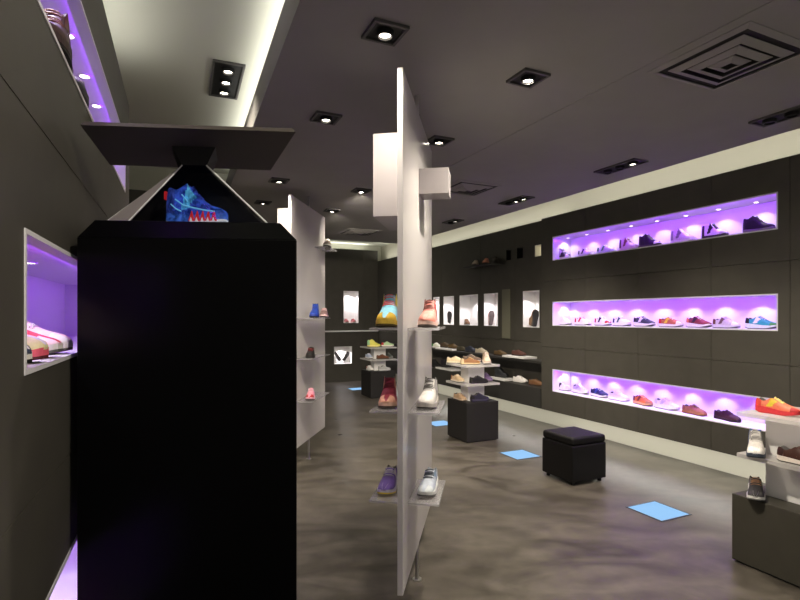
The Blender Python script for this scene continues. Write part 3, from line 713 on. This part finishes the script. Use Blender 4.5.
tray(494, 511, zl, 'white shoe tray on lower bench right of mid-floor stand')
tray(441, 457, zl, 'white shoe tray on lower bench beside the acrylic panel')
g = 'shoes on the wall bench'
def bshoe(kind, px, up_, on_tray, lab, rz=-80, **col):
    n = NR+.17; z = (zu if up_ else zl) + (.03 if on_tray else 0)
    shoe(kind, RF.p(n, RF.t_at(px, n), z), rz_(rz), lab, g, simple=True, **col)
bshoe('casual', 519, 1, 1, 'brown maroon shoe on white tray of upper bench shelf nearest purple niches', upper=(84,52,44), sole=(60,40,36))
bshoe('casual', 500.5, 1, 0, 'brown shoe on upper bench shelf right of mid-floor stand', upper=(92,72,44), sole=(70,54,40))
bshoe('casual', 481.5, 1, 0, 'cream shoe on upper bench shelf behind mid-floor stand', upper=(196,184,160), sole=(190,180,166))
bshoe('low', 471, 1, 0, 'navy shoe on upper bench shelf behind mid-floor stand', upper=(44,48,62), sole=(60,60,70))
bshoe('casual', 462.3, 1, 0, 'dark olive shoe on upper bench shelf left of mid-floor stand', upper=(72,66,48), sole=(60,56,46))
bshoe('casual', 453.5, 1, 1, 'olive brown shoe on right of upper white tray beside acrylic panel', upper=(90,70,40), sole=(80,60,40))
bshoe('low', 445.5, 1, 1, 'dark brown shoe on left of upper white tray beside acrylic panel', upper=(74,60,40), sole=(64,54,44))
bshoe('low', 437, 1, 0, 'white and green sneaker on upper bench shelf just right of acrylic panel', upper=(214,216,200), heel=GRN, sole=W)
bshoe('casual', 536.5, 0, 0, 'brown shoe on lower bench beside the purple niche wall', upper=(110,76,48), sole=(90,66,48))
bshoe('low', 520.5, 0, 0, 'white sneaker on lower bench near the purple niche wall', upper=W, sole=(220,216,212))
bshoe('high', 501.5, 0, 1, 'black ankle boot on white tray of the lower bench', upper=(40,42,46), sole=(50,50,52))
bshoe('high', 446, 0, 1, 'black boot on lower white tray beside acrylic panel', upper=(30,29,32), sole=(40,38,40))
bshoe('high', 436, 0, 0, 'black boot on lower bench just right of acrylic panel', upper=(26,25,28), sole=(40,38,40))
# shoes standing in the white niches
def nshoe(kind, px, lab, dx=.0, lean=-78, rz=-90, grp='shoes in the white wall niches', **col):
    n = NS+.12; up = lean < -40
    o = shoe(kind, RF.p(n, RF.t_at(px, n)+dx, 1.53 + (.13 if up else 0)), rz_(rz), lab, grp, tilt=math.radians(lean), simple=True, **col)
    return o
nshoe('casual', 449.5, 'dark shoe standing on its heel in white niche beside acrylic panel', upper=(70,60,56), sole=(60,50,46), rz=-98)
nshoe('low', 466.5, 'small brown shoe lying in the widest white niche', lean=0, rz=-110, upper=(96,66,44), sole=(120,90,70))
nshoe('low', 491.5, 'red and pink sneaker standing on its heel in third white niche', upper=(190,70,80), side=W, heel=(220,150,150), rz=-98, sole=(230,200,200))
nshoe('high', 526.8, 'tan high-top shoe standing on its heel in nearest white niche', upper=(170,130,80), sole=(200,170,120), rz=-98)
nshoe('high', 535.6, 'brown high-top shoe behind tan one in nearest white niche', upper=(120,90,60), sole=(60,50,40), rz=-98)
nshoe('low', 436, 'beige shoe in narrow white niche just right of acrylic panel', lean=0, rz=-110, upper=(206,170,150), sole=(226,206,196))
# back wall niches: two shoes leaning in a V, two small red ones above
def vback(px, z, roll, lab, s=1.0, **col):
    x, Y = back_t(px); p = RF.p(x, tb+.1, z)
    o = shoe('casual', p, AR, lab, 'shoes in the back wall niches', simple=True, scale=s, **col)
    o.rotation_euler = (Matrix.Rotation(AR, 4, 'Z') @ Matrix.Rotation(roll, 4, 'Y') @ Matrix.Rotation(-math.pi/2, 4, 'X')).to_euler()
zn = b_low[2]
vback(339, zn+.19, math.radians(58), 'dark shoe leaning left in lower lit niche of back wall', upper=(60,56,40), sole=(50,46,36))
vback(347.5, zn+.19, math.radians(-58), 'dark shoe leaning right in lower lit niche of back wall', upper=(60,56,40), sole=(50,46,36))
zu2 = b_up[2]+.011
for px, lab in ((347.5, 'small red shoe on left in upper lit niche of back wall'), (354.5, 'small red shoe on right in upper lit niche of back wall')):
    x, Y = back_t(px); shoe('low', RF.p(x, tb+.1, zu2), AR-math.pi/2, lab, 'shoes in the back wall niches', upper=(150,60,66), heel=W, sole=(214,150,150), simple=True, scale=.9)
# high shelf with two shoes on the set-back wall
ta, tb2 = RF.t_at(500, NS-.1), RF.t_at(470, NS-.1)
sh = MB().box(-.12, .12, -(tb2-ta)/2, (tb2-ta)/2, -.025, 0).build('wall_shelf', M_BENCH, None, .002)
sh.location = RF.p(NS-.122, (ta+tb2)/2, 2.60); sh.rotation_euler = (0, 0, AR); tag(sh, 'dark narrow shelf high on far right wall holding three shoes', 'shelf')
for px, col, lab in ((475.5, (190,176,160), 'beige shoe on left of the high wall shelf'), (486, (216,140,110), 'orange-pink shoe in middle of the high wall shelf'), (495, (52,46,36), 'dark shoe on right of the high wall shelf')):
    shoe('low', RF.p(NS-.122, RF.t_at(px, NS-.122), 2.60), rz_(-135), lab, 'shoes on the high wall shelf', upper=col, sole=tuple(int(v*.85) for v in col), simple=True)
# lit pane in the small square opening
o = MB().box(-.002, .002, (hs[7][0]-hs[7][1])/2+.012, (hs[7][1]-hs[7][0])/2-.012, -.075, .075).build('light_pane', M_LIT)
o.location = RF.p(NS+.1, (hs[7][0]+hs[7][1])/2, 2.71); o.rotation_euler = (0, 0, AR); tag(o, 'small glowing cream pane in square wall opening beside the top purple niche', 'light')
# lamps inside white niches
for (a, b, z0, z1), (i) in zip(hs[:5], range(5)):
    lab = 'round downlight in ceiling of the white wall niche, %s from the acrylic panel' % ORD[i]
    d = downlight(RF.p(NS+.05, (a+b)/2, z1-.011), lab, 'downlights of the white niches', 16, AR, r=.018, ang=120)
for nb, lab in ((b_low, 'round downlight in ceiling of lower back wall niche'), (b_up, 'round downlight in ceiling of upper back wall niche')):
    downlight(RF.p((nb[0]+nb[1])/2, tb+.05, nb[3]-.011), lab, 'downlights of the white niches', 26, AR, r=.018, ang=130)

# ================================================================== CEILING FIXTURES
def fixture(px, py, nl, lab, z=CEIL, power=150, lit=None, grp='recessed ceiling spotlights', rz=AR, aim=None, ang=110):
    p = on_z(px, py, z); o = thing('recessed_spotlight', lab, 'ceiling light', p, rz, grp)
    hx = .092 if z == CEIL else .11; hy = .092 if nl == 1 else (.24 if z == CEIL else .31)
    if nl == 2: hy = .17
    f = MB(); t = .016
    for q in ((-hx, hx, -hy, -hy+t), (-hx, hx, hy-t, hy), (-hx, -hx+t, -hy+t, hy-t), (hx-t, hx, -hy+t, hy-t)): f.box(*q, -.016, -.0005)
    f.build('frame', M_FRAME, o); MB().box(-hx+t, hx-t, -hy+t, hy-t, -.006, -.0005).build('backing', M_BLACK, o)
    for i in range(nl):
        y = 0 if nl == 1 else (i-(nl-1)/2)*(2*hy-.04)/nl
        g = MB().ring((0, y), .045, .034, -.030, -.006).build('lamp_ring', M_BLACK, o)
        le = MB().cyl((0, y), .028, -.020, -.006, 16).build('lens', M_LENS if (lit is None or i in lit) else M_BLACK, g)
        if lit is None or i in lit:
            light('ceiling_spot', 'SPOT', (0, y, -.035), power/(len(lit) if lit else nl), WARM, o, spot_size=math.radians(ang), spot_blend=.9, shadow_soft_size=.035,
                  rot=(Matrix.Rotation(-rz, 4, 'Z') @ (Vector(aim) - p).to_track_quat('-Z', 'Y').to_matrix().to_4x4()).to_euler() if aim else (0, 0, 0))
fixture(385, 31, 1, 'square ceiling spotlight nearest the camera above the central acrylic panel', power=130)
fixture(528, 77, 1, 'square ceiling spotlight at top middle right of the acrylic panel', power=360, aim=(1.3, 3.4, .2), ang=160)
fixture(326, 117, 1, 'square ceiling spotlight left of the central acrylic panel, nearest there', power=560, aim=(-1.0, 6.0, .9), ang=75)
fixture(439, 140, 1, 'square ceiling spotlight just right of the central acrylic panel', power=420, aim=(1.25, 7.0, .6), ang=78)
fixture(279, 180, 1, 'square ceiling spotlight above the far acrylic panel, nearer of two')
fixture(263, 202, 1, 'square ceiling spotlight beside the pyramid above far panel, farther of two')
fixture(361, 190, 1, 'square ceiling spotlight just left of white acrylic box', power=420, aim=(-.9, 12, .6), ang=70)
fixture(332, 210, 1, 'square ceiling spotlight farthest away, between the two acrylic panels', power=360, aim=(-.9, 12.5, .5), ang=72)
fixture(620, 166, 3, 'long three-lamp ceiling spotlight above the purple niches', power=170, lit=(0,))
fixture(516, 200, 3, 'long three-lamp ceiling spotlight near far end of lit cove', power=170, lit=(0, 1))
fixture(453, 221, 2, 'small two-lamp ceiling spotlight far back near the cove', power=170, lit=(0,))
fixture(792, 112, 3, 'long three-lamp ceiling spotlight cut by right picture edge', power=150, lit=(0,))
fixture(226, 80, 3, 'long three-lamp spotlight in the pale raised ceiling above the cabinet', z=3.49, power=60, rz=AL)
fill_spot = thing('recessed_spotlight', 'added fill spotlight behind the viewpoint, out of view, to brighten the left wall', 'ceiling light', (.9, .2, CEIL), AR, 'recessed ceiling spotlights')  # added lamp out of view, only there to lift the left wall
MB().box(-.105, .105, -.105, .105, -.016, -.0005).build('frame', M_VENT, fill_spot); MB().cyl((0, 0), .034, -.02, -.0165, 16).build('lens', M_LENS, fill_spot)
light('ceiling_spot', 'SPOT', (0, 0, -.035), 210, WARM, fill_spot, spot_size=math.radians(78), spot_blend=.9, shadow_soft_size=.035, rot=(Matrix.Rotation(-AR, 4, 'Z') @ (Vector((-.9, 1.2, 2.2)) - fill_spot.location).to_track_quat('-Z', 'Y').to_matrix().to_4x4()).to_euler())
def vent(px, py, s, lab):
    o = thing('ceiling_vent', lab, 'vent', on_z(px, py, CEIL), AR, 'square ceiling air vents')
    for i, (a, z) in enumerate(((s, -.012), (s*.74, -.02), (s*.50, -.026), (s*.26, -.03))):
        t = s*(.12 if i == 0 else .15); f = MB()
        for sx_, sy_ in ((1, 0), (-1, 0), (0, 1), (0, -1)):
            u = Vector((sx_, sy_, 0)); v = Vector((-sy_, sx_, 0))
            q = [u*a - v*a, u*a + v*a, u*(a-t) + v*(a-t), u*(a-t) - v*(a-t)]
            zz = (z+.006, z+.006, z-.008, z-.008) if i else (-.004, -.004, -.014, -.014)
            q = [Vector((p.x, p.y, h)) for p, h in zip(q, zz)]
            f.prism(q, [p + Vector((0, 0, .003)) for p in q])
        f.build('rim' if i == 0 else 'louvre', M_VENT, o)
    MB().box(-s*.9, s*.9, -s*.9, s*.9, -.004, -.0005).build('dark_duct', mat('dark_duct_metal', (.03, .028, .027), .6, .2, srgb=False), o)
vent(729, 60, .29, 'large square air vent in ceiling at upper right')
vent(468, 188, .27, 'square air vent in ceiling right of the small acrylic box')
vent(359, 232, .30, 'square air vent in ceiling at the far back')

# ------------------------------------------------------------------ world: dim light from the shop front behind the camera
wd_ = bpy.data.worlds.new('world'); bpy.context.scene.world = wd_; wd_.use_nodes = True
wd_.node_tree.nodes['Background'].inputs[0].default_value = (1, .95, .88, 1); wd_.node_tree.nodes['Background'].inputs[1].default_value = .6
bpy.context.scene.cycles.max_bounces = 8; bpy.context.scene.cycles.transparent_max_bounces = 12
bpy.context.scene.cycles.sample_clamp_indirect = 4
